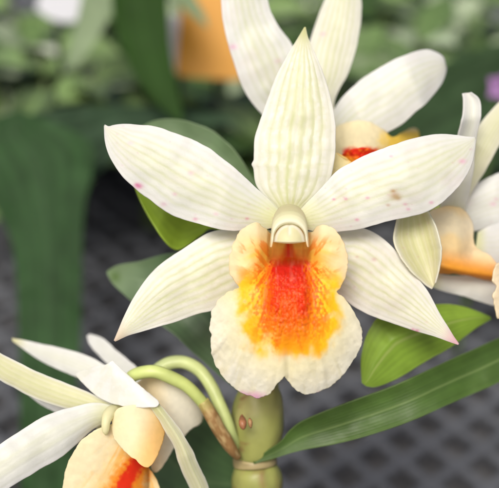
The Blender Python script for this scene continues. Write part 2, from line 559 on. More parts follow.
# grey green leaf behind the lower left sepal
blade('leaf', plant, [(255, 405), (232, 386), (222, 378), (208, 366), (190, 350), (172, 333), (150, 318), (128, 298), (113, 284), (107, 274)],
      [(268, 385), (258, 352), (243, 322), (225, 296), (208, 272), (190, 254), (166, 254), (140, 261), (118, 265), (107, 271)],
      [(0, 2.4), (.4, 2.6), (.7, 3.1), (1, 3.8)], M_leaf, leaf_col((.07, .125, .055), (.12, .19, .09), .1, 11, 19, tip=(.17, .24, .13), spots=((115, 277, 6.5, (.06, .12, .015)),)), cup=.18, nu=50, seed=18, label='grey green leaf behind the lower left sepal')  # the dark hollow of the tip's curl is painted in as a spot
# dark leaf below the lower left flower
blade('leaf', plant, [(252, 478), (238, 452), (222, 428), (204, 408), (185, 398), (165, 398), (145, 410), (120, 430)],
      [(250, 495), (236, 505), (220, 520), (200, 535), (180, 540), (160, 530), (140, 500), (118, 440)],
      [(0, 2.4), (.5, 3.6), (1, 5)], M_leaf, leaf_col((.05, .10, .035), (.09, .15, .06), .1, 11, 23), cup=.1, nu=50, seed=21, label='dark green leaf below the lower left flower')

# ---- the front flower -------------------------------------------------------
FX = 289.0
fl = empty('orchid_flower', W(FX, 215, .4), plant)
fl['label'] = 'large cream flower at the front facing the camera with red throated lip'
PK = (.70, .16, .38)
# dorsal sepal
blade('sepal', fl, [(283, 216), (274, 205), (264, 195), (256, 184), (253.7, 169), (251.9, 164.5), (253.8, 160), (254, 153), (255, 138), (259, 125), (264.5, 109), (272, 88), (279, 71), (288.5, 54), (296.6, 41), (304.5, 27.5)],
      [(297, 216), (305, 206), (317, 198), (327, 187), (332, 172), (335, 153), (335.3, 138), (335, 124), (332, 105), (327, 86), (321.6, 70), (314, 52), (308, 38), (305.5, 27.5)],
      [(0, .42), (.25, .30), (.55, .30), (.85, .55), (1, .75)], M_petal,
      petal_col(2, 8, .95, base=np.array((.82, .815, .70)), green=.75, pink=.06, nspeck=2, cells=.75, edgew=.55, tipc=(.62, .62, .26)),
      cup=-.09, nu=90, nv=190, vein=.005, seed=3, nveins=9, ruffle=.35)
# two little teeth on the dorsal sepal's left margin
# left petal
blade('petal', fl, [(281, 213), (268, 199), (254, 186), (243.5, 176), (233.5, 167), (222, 158), (212, 150), (202, 144.5), (192.5, 140), (182, 136), (172, 132.5), (161, 128.5), (151.5, 126.2), (141, 125.5), (131, 124.5), (121, 124.6), (114, 125.6), (109, 126.8), (105, 125)],
      [(280, 226), (262, 229.5), (245, 230), (233, 231), (222, 229.5), (213, 227.5), (202, 225), (192.5, 222), (182, 218.5), (172, 214.8), (161, 208), (151.5, 200.4), (141, 193), (133, 186), (126, 180), (120.7, 174), (110.5, 158), (105.5, 143), (104.6, 126)],
      [(0, .15), (.3, -.1), (.6, -.05), (.85, .15), (1, .35)], M_petal,
      petal_col(5, 9, .62, green=.75, pink=.16, specks=((139, 186, 2.6, PK, .95), (137, 184.5, 1.5, PK, .8), (191, 173, 2.2, (.78, .5, .6), .7), (175, 194, 1.6, (.75, .45, .58), .7), (131, 143, 2.2, (.8, .62, .68), .7), (195.5, 219, 1.6, PK, .6), (247, 218.5, 1.3, PK, .7), (164, 204, 2, (.75, .45, .58), .6), (216, 214, 1.6, (.78, .5, .6), .6)), nspeck=22),
      cup=-.10, nu=90, nv=190, vein=.0018, nveins=9, seed=6, ruffle=.6, wob=.045)
# right petal
blade('petal', fl, [(298, 213), (306, 204), (316, 193.5), (330.6, 177.6), (338, 170.5), (347, 164.5), (356, 160), (365, 156), (374, 152), (383, 148.7), (394, 145), (404.6, 141.5), (415, 138.5), (426, 136), (435, 134.8), (444, 134.3), (457, 135.4), (466, 137), (475, 137.5)],
      [(299, 227), (310, 230), (321.6, 231.7), (329, 232), (336, 231.7), (345, 231), (354, 230), (363, 228.3), (372, 226), (381, 223.4), (390, 220.8), (399, 219), (408, 217), (417, 214.8), (426, 211.8), (435, 207.5), (444, 201), (458.7, 186.6), (469.5, 168.5), (473.5, 154), (475.3, 139)],
      [(0, .15), (.3, -.15), (.6, -.2), (.85, .0), (1, .2)], M_petal,
      petal_col(8, 9, .60, green=.7, pink=.26, specks=((393, 191, 1.8, (.50, .24, .08), .8), (395, 196, 3.6, (.50, .31, .10), .85), (398, 198.5, 2, (.45, .26, .08), .6), (388, 205, 1.5, (.5, .26, .12), .6), (405, 204, 1.4, PK, .5), (462, 161.5, 2.4, (.82, .45, .62), .8), (334, 199.5, 1.2, PK, .8), (346, 199, 1.2, PK, .7), (357, 219.5, 1.4, PK, .7), (367.5, 198, 1.4, PK, .6), (391, 156.5, 1.4, PK, .5), (431, 202.5, 1.5, PK, .55), (408, 209, 1.4, PK, .5)), nspeck=26),
      cup=-.10, nu=90, nv=190, vein=.0018, nveins=9, seed=11, ruffle=.8, wob=.05)
# lateral sepals
blade('sepal', fl, [(276, 232), (262, 229), (246, 227.5), (230, 228.6), (210, 232.6), (197, 239.5), (185.4, 247.6), (172, 256), (160, 265), (149, 276), (140, 288), (132, 301), (125, 315), (119, 329), (114, 340.5)],
      [(272, 262), (262, 276), (250, 290), (238, 299), (225, 306), (210, 311), (200, 313), (187, 317.5), (175, 322), (162, 325.5), (150, 329), (141, 331.5), (132, 334), (125, 336.5), (115, 341.2)],
      [(0, .5), (.3, .42), (.7, .25), (1, .15)], M_petal,
      petal_col(14, 9, .85, base=np.array((.81, .81, .70)), green=.55, pink=.08, nspeck=5, cells=.35, edgew=.6, tipc=(.72, .58, .42), basec=(.72, .72, .45)),
      cup=-.10, nu=90, nv=170, vein=.004, nveins=9, seed=17, ruffle=.3)
blade('sepal', fl, [(306, 262), (318, 276), (330, 288), (340.5, 296), (347, 301), (353, 305.7), (361, 310.5), (369, 314.8), (379, 318.5), (389.7, 322), (400, 325.5), (410, 329), (420, 332), (430.6, 335), (441, 338.5), (449, 341.5), (458.3, 344.6)],
      [(304, 232), (316, 231), (330, 232), (344.6, 230.5), (352, 229), (361, 228.4), (369, 230.5), (377.4, 234.8), (386, 241.5), (393.8, 249), (402, 258), (410, 267.6), (418.5, 279), (426.6, 290), (433, 301), (439, 312.7), (447, 326), (453, 336), (458.6, 344)],
      [(0, .5), (.3, .42), (.7, .3), (1, .2)], M_petal,
      petal_col(19, 9, .85, base=np.array((.81, .80, .72)), green=.45, pink=.22, specks=((357, 257, 1.3, (.6, .35, .3), .6), (374, 259.5, 1.8, (.62, .36, .34), .7), (417, 330.5, 1.5, PK, .9), (413, 329, 1.2, PK, .7)), nspeck=10, cells=.3, edgew=.6, tipc=(.76, .42, .50), basec=(.72, .72, .45)),
      cup=-.10, nu=90, nv=180, vein=.004, nveins=9, seed=23, ruffle=.3)

# lip
LIP = [(252.5, 223), (246, 226), (240.5, 231), (236.5, 237), (233.2, 244), (231.3, 251), (230, 258), (229.3, 265), (230, 272), (232.5, 279), (236, 284), (239.5, 287.8),
       (234, 290), (228, 292.8), (221.5, 298), (216, 303.5), (212, 311), (210.3, 319), (210.2, 328), (210.6, 338), (210.5, 345), (212, 352.5), (214.5, 361), (218.4, 369), (223, 377), (228.7, 383), (236, 389), (243, 393.3), (251, 396.3), (259, 397), (266, 395), (271.5, 391), (277.5, 384), (281.5, 379), (285, 375.5),
       (288, 380.5), (291, 384), (295, 388.8), (299, 392), (305, 394), (311, 393.6), (319, 392), (327, 388.8), (335.5, 382.5), (343.4, 374.8), (350, 366), (355.7, 356.5), (360, 349), (362.9, 341.4), (362.4, 334), (361, 327), (357.5, 318), (353.7, 310.5), (349, 303.5), (343.4, 298), (338.5, 294), (336.3, 291),
       (340, 287), (343.5, 281), (346.3, 273.5), (347.7, 265), (347.5, 257), (346, 249), (343.2, 241), (339.5, 235), (335, 230.5), (329.5, 227), (324, 225.2), (319, 225.5), (315, 228), (311.5, 232),
       (307, 233), (302, 229), (296, 226), (289, 225), (282, 226), (276, 229), (271.5, 233), (267.5, 232), (263.5, 227.5), (258, 223.4)]
def lip_fields(x, y):
    X = x - FX
    ax = np.abs(X)
    thr = sm(23, 15.0, ax) * sm(268, 257, y)                      # 1 inside the throat
    wall = sm(33, 18, ax) * sm(282, 262, y) * (1 - thr)
    side = sm(292, 280, y) * sm(14, 24, ax)
    r = np.hypot(X / 1.0, (y - 315) / 1.0)
    th = np.arctan2(X, y - 238)
    rad = np.hypot(X, y - 238)
    return X, ax, thr, wall, side, r, th, rad
def lip_depth(x, y):
    X, ax, thr, wall, side, r, th, rad = lip_fields(x, y)
    mid = -.92 + .46 * (r / 82) ** 2.4
    sd_ = -.62 - .20 * np.sin(np.clip((ax - 18) / 42, 0, 1) * 2.3) + .30 * sm(252, 222, y)
    m = sm(264, 306, y)
    d = sd_ * (1 - m) + mid * m
    pad = sm(24, 12, ax) * sm(258, 266, y) * sm(350, 290, y)
    d = d - .09 * pad + .03 * np.exp(-((ax - 23) / 5) ** 2) * sm(262, 275, y) * sm(350, 310, y)
    d = d * (1 - thr) + (-.12 + .30 * sm(250, 236, y) + .22 * np.clip(1 - (ax / 16) ** 2, 0, 1)) * thr + wall * .22 * sm(290, 262, y)
    d = d + .035 * np.exp(-((y - 288) / 8) ** 2) * sm(30, 55, ax)       # fold between side lobe and midlobe
    d = d + .10 * np.exp(-(X / 4.5) ** 2) * sm(330, 372, y)            # centre groove toward the notch
    em = sm(300, 330, y) * sm(25, 84, r)
    d = d + em * (.085 * (fbm(th * 10, rad / 70, 51, 3) - .5) * 2 + .016 * (fbm(x / 9, y / 9, 52, 2) - .5) * 2 + .006 * (fbm(x / 3.6, y / 3.6, 54, 2) - .5) * 2)
    d = d + .10 * em * (fbm(th * 3.2 + 7, rad / 90, 53, 2) - .5) * 2
    d = d + side * .05 * (fbm(x / 18, y / 18, 55, 2) - .5) * 2
    pap = sm(26, 12, ax + 6 * (vn(x / 3, y / 3, 56) - .5)) * sm(259, 266, y) * sm(352, 315, y)
    d = d - pap * .045 * vn(x / 1.7, y / 2.2, 57) - .022 * sm(56, 20, ax) * sm(266, 296, y) * sm(356, 325, y) * vn(x / 2.0, y / 3.2, 58)
    return d
def lip_col(x, y):
    X, ax, thr, wall, side, r, th, rad = lip_fields(x, y)
    n1 = fbm(x / 9, y / 9, 61, 3)
    st = fbm(th * 9 + 40, rad / 40, 63, 3)           # streaks that fan out from the throat
    st2 = fbm(th * 24 + 90, rad / 18, 65, 3)
    bl = fbm(th * 10 + 20, rad / 11, 66, 3)         # blotches
    g = fbm(x / 1.9, y / 2.3, 67, 2)                # grain of papillae
    C = mixc(np.broadcast_to(np.array((.88, .83, .57)), (len(x), 3)), np.array((.86, .845, .735)), sm(45, 82, r))
    C = mixc(C, np.array((.86, .79, .54)), sm(.45, .75, n1) * .25)
    up = sm(310, 280, y)                            # 1 on the side lobes
    C = mixc(C, np.array((.90, .74, .38)), up * .8)
    C = mixc(C, np.array((.88, .74, .48)), sm(47, 58, ax) * up * .8)
    C = mixc(C, np.array((.88, .78, .54)), sm(248, 226, y) * .8)
    # amber glow and streaks on the side lobes
    glow = sm(54, 26, ax + 16 * (st - .5)) * sm(230, 256, y) * up
    C = mixc(C, np.array((.93, .56, .03)), glow * .85)
    sr = fbm(np.arctan2(X, y - 292) * 15 + 5, np.hypot(X, y - 292) / 13, 69, 3)
    C = mixc(C, np.array((.88, .27, .012)), sm(.53, .68, sr) * sm(56, 40, ax) * sm(233, 246, y) * sm(300, 284, y) * sm(17, 22, ax) * .75)
    # yellow fan of the midlobe
    low = 357 + 8 * (bl - .5) * 2 + 11 * (fbm(ax / 7.5, X * 0 + .3 * np.sign(X), 64, 2) - .5) * 2 - np.clip(ax - 26, 0, 99) * .36
    wide = 55 + 7 * (bl - .5) * 2 - 8 * sm(315, 350, y)
    yel = sm(wide + 2, wide - 11, ax) * sm(low + 2, low - 12, y) * sm(264, 284, y)
    C = mixc(C, np.array((.96, .64, .02)), yel * (.70 + .30 * sm(.25, .50, bl)))
    C = mixc(C, np.array((.95, .50, .01)), yel * sm(50, 34, ax) * sm(.42, .6, st) * .8)
    om = sm(50, 22, ax + 16 * (st - .5)) * sm(low - 4, low - 36, y) * sm(258, 272, y)
    C = mixc(C, np.array((.92, .25, .006)), np.clip(om * sm(.40, .60, st2 * .55 + g * .45 + .12 * sm(36, 18, ax)), 0, 1) * .85)
    C = mixc(C, np.array((.88, .13, .006)), sm(.48, .62, st2 * .6 + g * .4) * sm(44, 22, ax + 10 * (st - .5)) * sm(260, 270, y) * sm(352, 306, y) * .95)
    # red pad, breaking up into grains at its margins
    e = ax + 12 * (g - .5) + 9 * (st2 - .5) + 4 * sm(300, 340, y) - 2.5 * np.exp(-((y - 296) / 16) ** 2)
    core = sm(24, 13, e) * sm(257, 262, y)
    C = mixc(C, np.array((.94, .40, .008)), core * sm(364 + 14 * (st2 - .5), 342, y) * .95)
    redm = core * sm(346, 300, y + 16 * (g - .5) + 44 * (st2 - .5) + np.where(ax < 8, 4, -4))
    RED = mixc(np.broadcast_to(np.array((.84, .055, .004)), (len(x), 3)), np.array((.66, .016, .008)), sm(300, 264, y))
    C = C * (1 - redm[..., None]) + RED * redm[..., None]
    mid = core * sm(346, 325, y)
    C = mixc(C, np.array((.93, .15, .008)), mid * sm(12, 3, ax + 4 * (st2 - .5)) * sm(286, 312, y) * .7)
    C = mixc(C, np.array((.88, .34, .26)), mid * sm(.55, .8, vn(x / 2.0, y / 9, 71)) * sm(290, 264, y) * .4)
    C = mixc(C, np.array((.55, .008, .012)), mid * sm(.56, .8, g) * .3)
    C = mixc(C, np.array((.93, .34, .10)), mid * sm(.42, .25, g) * .35 * sm(270, 290, y))
    # throat
    TH = mixc(np.broadcast_to(np.array((.93, .56, .13)), (len(x), 3)), np.array((.78, .06, .006)), sm(3.5 + .42 * np.clip(y - 240, 0, 30), 1 + .2 * np.clip(y - 240, 0, 30), ax))
    TH = mixc(TH, np.array((.93, .34, .02)), sm(14, 7, ax) * sm(238, 256, y) * .45 * sm(3, 6, ax))
    TH = mixc(TH, np.array((.84, .09, .01)), sm(252, 262, y) * .8)
    TH = mixc(TH, np.array((.80, .30, .05)), sm(.5, .75, vn(x / 2.2, y / 12, 75)) * .4)
    C = C * (1 - thr[..., None]) + TH * thr[..., None]
    vr = fbm(th * 30 + 11, rad / 60, 76, 2)                # faint veins running out to the margin
    C = mixc(C, np.array((.80, .76, .52)), sm(.54, .66, vr) * sm(318, 340, y) * (1 - yel) * (1 - core) * .35)
    # pink blush on the lower margin
    C = mixc(C, np.array((.85, .46, .66)), sm(389, 396, y + 5 * (n1 - .5)) * sm(.35, .6, fbm(x / 12, y * 0, 73, 2)) * .8)
    C = mixc(C, np.array((.88, .82, .62)), sm(60, 70, ax) * .2)
    return C
sheet('lip', fl, LIP, lip_depth, M_lip, lip_col, sp=.85, ruffle=1.5, th=.02, seed=5)

# column: a hood over the throat with a pale anther cap
def hood(nm, parent, mat):
    # rows of an inverted U: photo x half width, top y, foot y, depth
    rows = [(16, 204, 228, .25), (17, 206, 234, -.2), (17.8, 208.5, 240, -.6), (18.2, 211, 244, -.86), (18, 214.5, 246.5, -.98), (17.3, 218.5, 247, -1.03), (16.6, 221.6, 247, -1.04), (16.1, 223.0, 246, -1.02), (15.7, 223.6, 244, -.95), (15.3, 224, 242, -.8)]
    rows = np.array(rows, float)
    q = np.linspace(0, len(rows) - 1, 60)
    R_ = np.stack([np.interp(q, range(len(rows)), rows[:, k]) for k in range(4)], 1)
    u = np.linspace(0, 1, 61)
    V = []
    for hw, ty, fy, d in R_:
        # path: left foot up, round the arch, right foot down
        ang = np.pi * np.clip((u - .3) / .4, 0, 1)
        cx = FX + .5 - hw * np.cos(ang)
        ah = hw * 1.0
        cyy = ty + ah - ah * np.sin(ang) ** .9
        leg = np.where(u < .3, (.3 - u) / .3, np.where(u > .7, (u - .7) / .3, 0))
        cyy = np.where(leg > 0, ty + ah + leg * (fy - ty - ah), cyy)
        splay = np.sign(u - .5) * leg ** 1.2 * 2.6 * np.clip((hw - 12) / 5, 0, 1) * .6
        V.append(W(cx + splay, cyy, d - .05 * leg))
    V = np.vstack(V)
    n, m = 60, 61
    idx = np.arange(n * m).reshape(n, m)
    F = np.stack([idx[:-1, :-1], idx[:-1, 1:], idx[1:, 1:], idx[1:, :-1]], -1).reshape(-1, 4)
    uu = np.tile(u, n); vv = np.repeat(np.linspace(0, 1, n), m)
    C = mixc(np.broadcast_to(np.array((.85, .84, .64)), (n * m, 3)), np.array((.76, .78, .44)), np.exp(-((uu - .5) / .16) ** 2) * .7 * sm(.7, .3, vv))
    C = mixc(C, np.array((.84, .82, .66)), sm(.5, .62, vv) * .6)
    C = mixc(C, np.array((.88, .68, .34)), sm(.26, .02, np.minimum(uu, 1 - uu)) * .8)
    return mesh(nm, V, F, mat, parent, C)
hood('column', fl, M_petal)
# anther cap
n, m = 40, 60
th_, ph_ = np.meshgrid(np.linspace(0, np.pi, n), np.linspace(0, 2 * np.pi, m, endpoint=False), indexing='ij')
ex = np.sin(th_) * np.cos(ph_); ey = np.cos(th_); ez = np.sin(th_) * np.sin(ph_)
notch = np.exp(-(ex / .10) ** 2) * sm(.1, .5, ey)
X = FX + .5 + 15.6 * ex * (1 + .04 * (ey < 0))
Y = 240.3 - np.where(ey > 0, 16.6, 3.4 * (1 - .5 * ex ** 2)) * ey + 1.2 * ex ** 2
Dp = -.88 - .26 * ez * (.75 + .25 * (1 - ey)) + .04 * notch - .05 * np.clip(-ey, 0, 1)
V = W(X, Y, Dp).reshape(-1, 3)
idx = np.arange(n * m).reshape(n, m)
F = []
for i in range(n - 1):
    for j in range(m):
        k = (j + 1) % m
        F.append((idx[i, j], idx[i, k], idx[i + 1, k], idx[i + 1, j]))
rr = np.hypot(ex, np.clip(ey, 0, 1)).ravel()
C = mixc(np.broadcast_to(np.array((.80, .79, .50)), (n * m, 3)), np.array((.90, .89, .80)), sm(.74, .88, rr) * (ey.ravel() > -.3))
C = mixc(C, np.array((.90, .90, .82)), notch.ravel() * .9)
C = mixc(C, np.array((.84, .83, .62)), sm(.05, -.5, ey.ravel()))
mesh('anther_cap', V, F, M_petal, fl, C)
tube('pedicel', fl, [(288, 214, .45, 8), (288, 218, 1.0, 7), (286, 235, 1.8, 6), (283, 262, 2.3, 5.5)], M_stem, flat_col((.36, .44, .12), 4, .1))

# ---- the flower above and behind -------------------------------------------
fu = empty('orchid_flower', W(335, 132, 2.6), plant)
fu['label'] = 'softly blurred cream flower rising behind the front flower at the top'
blade('petal', fu, [(300, 150), (285, 138), (261, 113), (248, 97), (238.7, 77), (231, 53), (225, 31), (222, 10), (221, -12), (224, -34), (232, -52), (243, -62)],
      [(318, 135), (312, 100), (304, 72), (292, 45), (284, 34), (279, 27), (274, 18), (270, 9), (265, -10), (259, -30), (252, -50), (245, -62)],
      [(0, 2.6), (.4, 2.1), (.8, 2.0), (1, 2.5)], M_petal, petal_col(31, 8, .55, green=.6, pink=.22, specks=((233, 47, 2.6, (.84, .48, .66), .8), (278, 61, 2.4, (.80, .62, .66), .7)), nspeck=5, cells=.2), cup=-.08, nu=70, nv=150, vein=.003, seed=33)
blade('sepal', fu, [(322, 140), (311, 118), (307, 90), (306, 60), (312, 35), (320, 12), (326, -2), (333, -20), (340, -40)],
      [(338, 132), (334, 105), (340, 88), (347, 76), (354, 56), (358, 40), (360.5, 22), (361, 0), (356, -20), (342, -40)],
      [(0, 2.8), (.4, 2.7), (1, 3.3)], M_petal, petal_col(35, 8, .8, base=np.array((.81, .805, .70)), green=.5, pink=.08, nspeck=1, specks=((323, 34.5, 2.2, (.80, .50, .60), .7),), cells=.3), cup=-.10, nu=60, nv=130, vein=.004, seed=37)
blade('petal', fu, [(322, 134), (333, 112), (343, 96.5), (354, 86), (364.5, 77.5), (385, 65), (396, 59), (406, 55.2), (417, 51.5), (427, 49.8), (436, 52.5), (443, 57.5), (445.5, 66)],
      [(326, 160), (345, 152), (365, 143), (388, 132), (401, 124.5), (410, 117), (416, 111.6), (426, 103), (434.6, 93), (441, 84), (444.5, 76), (446, 70), (446, 67)],
      [(0, 2.7), (.3, 2.3), (.7, 2.3), (1, 2.9)], M_petal, petal_col(38, 8, .4, green=.45, pink=.15, nspeck=3), cup=-.09, nu=70, nv=130, vein=.002, seed=39)
blade('sepal', fu, [(330, 150), (345, 160), (365, 170), (390, 176), (412, 180), (430, 182)], [(334, 140), (355, 140), (380, 146), (402, 156), (420, 168), (431, 180)],
      [(0, 2.8), (1, 3.4)], M_petal, petal_col(41, 9, .5, nspeck=2), cup=-.08, nu=40, nv=70, seed=41)
# its lip: side lobes, red pad and amber apron
def lip2_depth(x, y):
    return 1.75 - .55 * np.exp(-((x - 360) / 20) ** 2 - ((y - 172) / 26) ** 2) + .5 * sm(150, 120, y) + .0016 * (x - 362) ** 2 * .35 + .05 * (fbm(x / 5, y / 5, 77, 2) - .5)
def lip2_col(x, y):
    g = fbm(x / 3, y / 3, 79, 3)
    C = np.broadcast_to(np.array((.88, .80, .54)), (len(x), 3))
    C = mixc(C, np.array((.97, .72, .09)), sm(372, 392, x + 12 * (g - .5)) * sm(126, 136, y) * .95)
    C = mixc(C, np.array((.88, .50, .08)), sm(144, 158, y + 6 * (g - .5)) * sm(344, 352, x))
    C = mixc(C, np.array((.78, .03, .01)), sm(19, 14, np.abs(x - 361) + 5 * (g - .5)) * sm(146, 151, y + 5 * (g - .5)) * sm(200, 170, y))
    return C
sheet('lip', fu, [(336, 128), (346, 123), (358, 121), (372, 123), (384, 130), (392, 137), (402, 133), (412, 128), (418, 131), (419, 140), (414, 152), (404, 168), (390, 184), (372, 196), (352, 196), (338, 184), (332, 168), (331, 148)], lip2_depth, M_lip, lip2_col, sp=1.3, seed=9)
def pad_depth(x, y):
    return 1.05 + .012 * (y - 147) - .05 * vn(x / 2, y / 2, 91) + .0009 * (x - 360) ** 2
sheet('callus', fu, [(342, 156), (348, 151), (355, 148.5), (364, 147.5), (371, 149), (377, 151.5), (378, 160), (372, 172), (360, 176), (350, 170)], pad_depth, M_lip,
      lambda x, y: mixc(mixc(np.broadcast_to(np.array((.78, .035, .012)), (len(x), 3)), np.array((.92, .20, .02)), sm(.45, .7, fbm(x / 3, y / 3, 93, 2))), np.array((.92, .40, .03)), sm(157, 162, y + (360 - x) * .25)), sp=1.0, seed=12)
blade('side_lobe', fu, [(331, 182), (331, 170), (332, 160), (335, 153)], [(352, 186), (356, 174), (351, 162), (337, 153)], [(0, .95), (1, .85)], M_lip,
      lambda s, t, x, y: mixc(np.broadcast_to(np.array((.86, .78, .46)), (len(s), 3)), np.array((.90, .55, .10)), sm(.8, 1, s) * .6), cup=.1, nu=30, nv=40, seed=43)
tube('pedicel', fu, [(335, 132, 2.7, 7), (332, 140, 3.2, 6.5), (318, 165, 3.4, 6), (300, 195, 3.0, 5.5), (288, 215, 2.6, 5)], M_stem, flat_col((.36, .44, .12), 4, .1))

# ---- the flower at the right edge --------------------------------------------
fr = empty('orchid_flower', W(478, 205, 1.9), plant)
fr['label'] = 'cream flower cut by the right edge with peach tube and orange stripe'
blade('petal', fr, [(436, 228), (452, 190), (461, 160), (470, 140), (480, 124), (492, 110), (502, 100), (522, 84), (540, 74)],
      [(456, 236), (468, 200), (478, 182), (486, 170), (494, 155), (505, 135), (520, 112), (532, 92), (542, 76)],
      [(0, 2.6), (.3, 2.2), (.5, 1.9), (1, 2.6)], M_petal, petal_col(51, 9, .6, base=np.array((.79, .78, .60)), green=.6, pink=.05, nspeck=2), cup=-.12, nu=60, nv=110, vein=.005, seed=52)
blade('sepal', fr, [(436, 222), (450, 172), (454, 150), (458, 135), (461, 124), (463, 112), (463.5, 100), (462.5, 93.5)],
      [(462, 226), (473, 172), (474.5, 150), (476, 138), (479.5, 122), (481, 110), (479, 99), (471, 92.5)],
      [(0, 2.5), (.4, 1.7), (.8, 1.0), (1, 1.1)], M_petal, petal_col(55, 7, .3, green=.3, pink=.1, nspeck=2), cup=.32, nu=50, nv=90, seed=56)
blade('petal', fr, [(440, 215), (452, 200), (468, 189), (482, 181), (497, 174), (515, 168), (535, 166), (556, 172)],
      [(450, 236), (468, 232), (485, 229), (500, 226), (515, 220), (530, 210), (545, 195), (557, 176)],
      [(0, 2.7), (.4, 2.5), (1, 2.6)], M_petal, petal_col(58, 9, .25, green=.2, pink=.3, specks=((493, 204, 2, (.84, .5, .66), .7), (496, 199, 1.4, PK, .4)), nspeck=3), cup=-.1, nu=60, nv=90, seed=59)
blade('sepal', fr, [(425, 270), (438, 274), (455, 276), (475, 275), (495, 280), (515, 290), (530, 300)], [(428, 284), (440, 290), (455, 294), (470, 298), (488, 304), (508, 308), (530, 304)],
      [(0, 2.0), (1, 2.4)], M_petal, petal_col(61, 8, .2, green=.2, pink=.1, nspeck=1), cup=-.15, nu=50, nv=80, seed=62)
blade('sepal', fr, [(478, 232), (490, 226), (504, 222), (520, 222), (540, 228)], [(474, 260), (488, 264), (504, 266), (520, 258), (541, 232)],
      [(0, 2.1), (1, 2.6)], M_petal, petal_col(64, 8, .2, green=.15, pink=.1, nspeck=1), cup=-.1, nu=40, nv=60, seed=65)
# curled pale lobe next to the front flower
blade('sepal', fr, [(402, 206), (396, 224), (393.5, 240), (399, 255), (410, 270), (418, 278), (426, 285), (432, 289)],
      [(424, 204), (431, 216), (437, 229), (440.5, 242), (441.5, 256), (439, 270), (435.5, 283)],
      [(0, .75), (.5, .45), (1, .35)], M_petal, petal_col(67, 6, .5, base=np.array((.68, .66, .38)), green=.7, pink=.25, nspeck=8, edgew=.5), cup=.35, nu=60, nv=90, vein=.006, nveins=6, seed=68, label='curled pale green sepal tip')
def tubel_depth(x, y):
    return 2.25 - 1.0 * np.sqrt(np.clip(1 - ((y - 240) / 40) ** 2, 0, 1)) + .006 * (x - 430) + .25 * sm(455, 474, x) * sm(268, 250, y) - .35 * np.exp(-((y - 266 - (x - 440) * .22) / 7) ** 2) * sm(420, 450, x) + .03 * (fbm(x / 12, y / 12, 99, 2) - .5)
def tubel_col(x, y):
    C = mixc(np.broadcast_to(np.array((.93, .76, .43)), (len(x), 3)), np.array((.92, .83, .60)), sm(.4, .7, fbm(x / 25, y / 25, 101, 2)))
    C = mixc(C, np.array((.92, .82, .62)), sm(455, 472, x) * .5)
    st = (y - (247 + (x - 430) * .20))
    C = mixc(C, np.array((.90, .42, .03)), sm(-6, 16, st) * .95 * sm(412, 450, x))
    return C
sheet('lip', fr, [(408, 222), (424, 214), (438, 208), (452, 206.5), (462, 209), (469, 216), (473, 226), (473, 238), (475, 246), (482, 251), (491, 256), (500, 270), (500, 282), (484, 279), (466, 275), (446, 273), (428, 274), (415, 268), (407, 248)], tubel_depth, M_lip, tubel_col, sp=1.1, seed=15)
sheet('lip_apron', fr, [(494, 268), (499, 262), (508, 258), (530, 262), (545, 280), (540, 305), (520, 318), (505, 312), (498, 318), (495, 306), (493, 296), (496, 287), (492, 280)], lambda x, y: .7 + .06 * fbm(x / 6, y / 6, 105, 2) + .01 * (x - 495), M_lip,
      lambda x, y: mixc(np.broadcast_to(np.array((.86, .76, .56)), (len(x), 3)), np.array((.9, .45, .05)), sm(500, 515, x) * .8), sp=1.2, seed=16, ruffle=1.4)
tube('pedicel', fr, [(462, 226, 2.75, 6), (448, 216, 3.0, 5.5), (405, 196, 3.0, 5.5), (340, 202, 2.9, 5.5), (290, 230, 2.5, 5)], M_stem, flat_col((.36, .44, .12), 4, .1))

# ---- the flower at the lower left --------------------------------------------
fz = empty('orchid_flower', W(112, 412, .9), plant)
fz['label'] = 'cream flower at the lower left turned away on curved green stalks'
blade('sepal', fz, [(128, 412), (108, 402), (85, 391), (60, 381), (38, 372), (18, 362), (0, 353), (-20, 340), (-40, 325)],
      [(118, 418), (98, 416), (78, 411), (55, 405), (35, 398), (15, 388), (-3, 377), (-22, 358), (-41, 328)],
      [(0, .6), (.4, .5), (.8, .3), (1, .4)], M_petal, petal_col(71, 5, .5, base=np.array((.78, .77, .52)), green=.7, pink=.02, nspeck=1, edgew=.8), cup=-.14, nu=50, nv=110, vein=.004, nveins=5, seed=72)
blade('sepal', fz, [(140, 392), (115, 372), (90, 357), (65, 349), (45, 345), (28, 341), (12, 338)], [(122, 394), (100, 386), (80, 378), (62, 371), (45, 363), (28, 352), (13, 341)],
      [(0, 1.6), (.5, 2.2), (1, 2.8)], M_petal, petal_col(74, 7, .3, green=.3, pink=.25, nspeck=2, tipc=(.72, .70, .36)), cup=-.1, nu=50, nv=90, seed=75)
blade('petal', fz, [(140, 396), (124, 376), (108, 364), (98, 354), (90, 345), (87, 336)], [(150, 392), (139, 370), (128, 360), (115, 349), (104, 339), (90, 334)],
      [(0, 1.8), (1, 3.4)], M_petal, petal_col(77, 7, .2, green=.1, pink=.1, nspeck=1), cup=-.05, nu=40, nv=60, seed=78)
blade('petal', fz, [(100, 430), (75, 418), (55, 412), (38, 402), (26, 393), (20, 389)], [(112, 412), (90, 402), (70, 396), (50, 391), (35, 388.5), (22, 388)],
      [(0, 1.2), (1, 2.0)], M_petal, petal_col(80, 7, .15, green=.05, pink=.1, nspeck=1), cup=-.05, nu=50, nv=70, seed=81)
blade('petal', fz, [(122, 408), (96, 403), (70, 408), (45, 416), (25, 428), (5, 441), (-15, 458), (-32, 482), (-36, 510)],
      [(112, 420), (94, 428), (78, 442), (62, 456), (45, 466), (28, 476), (10, 487), (-10, 500), (-34, 514)],
      [(0, .5), (.3, .1), (.6, -.3), (1, -.5)], M_petal, petal_col(83, 4, .22, green=.55, pink=.02, nspeck=1, edgew=.6), cup=-.16, nu=60, nv=120, vein=.004, nveins=5, seed=84)
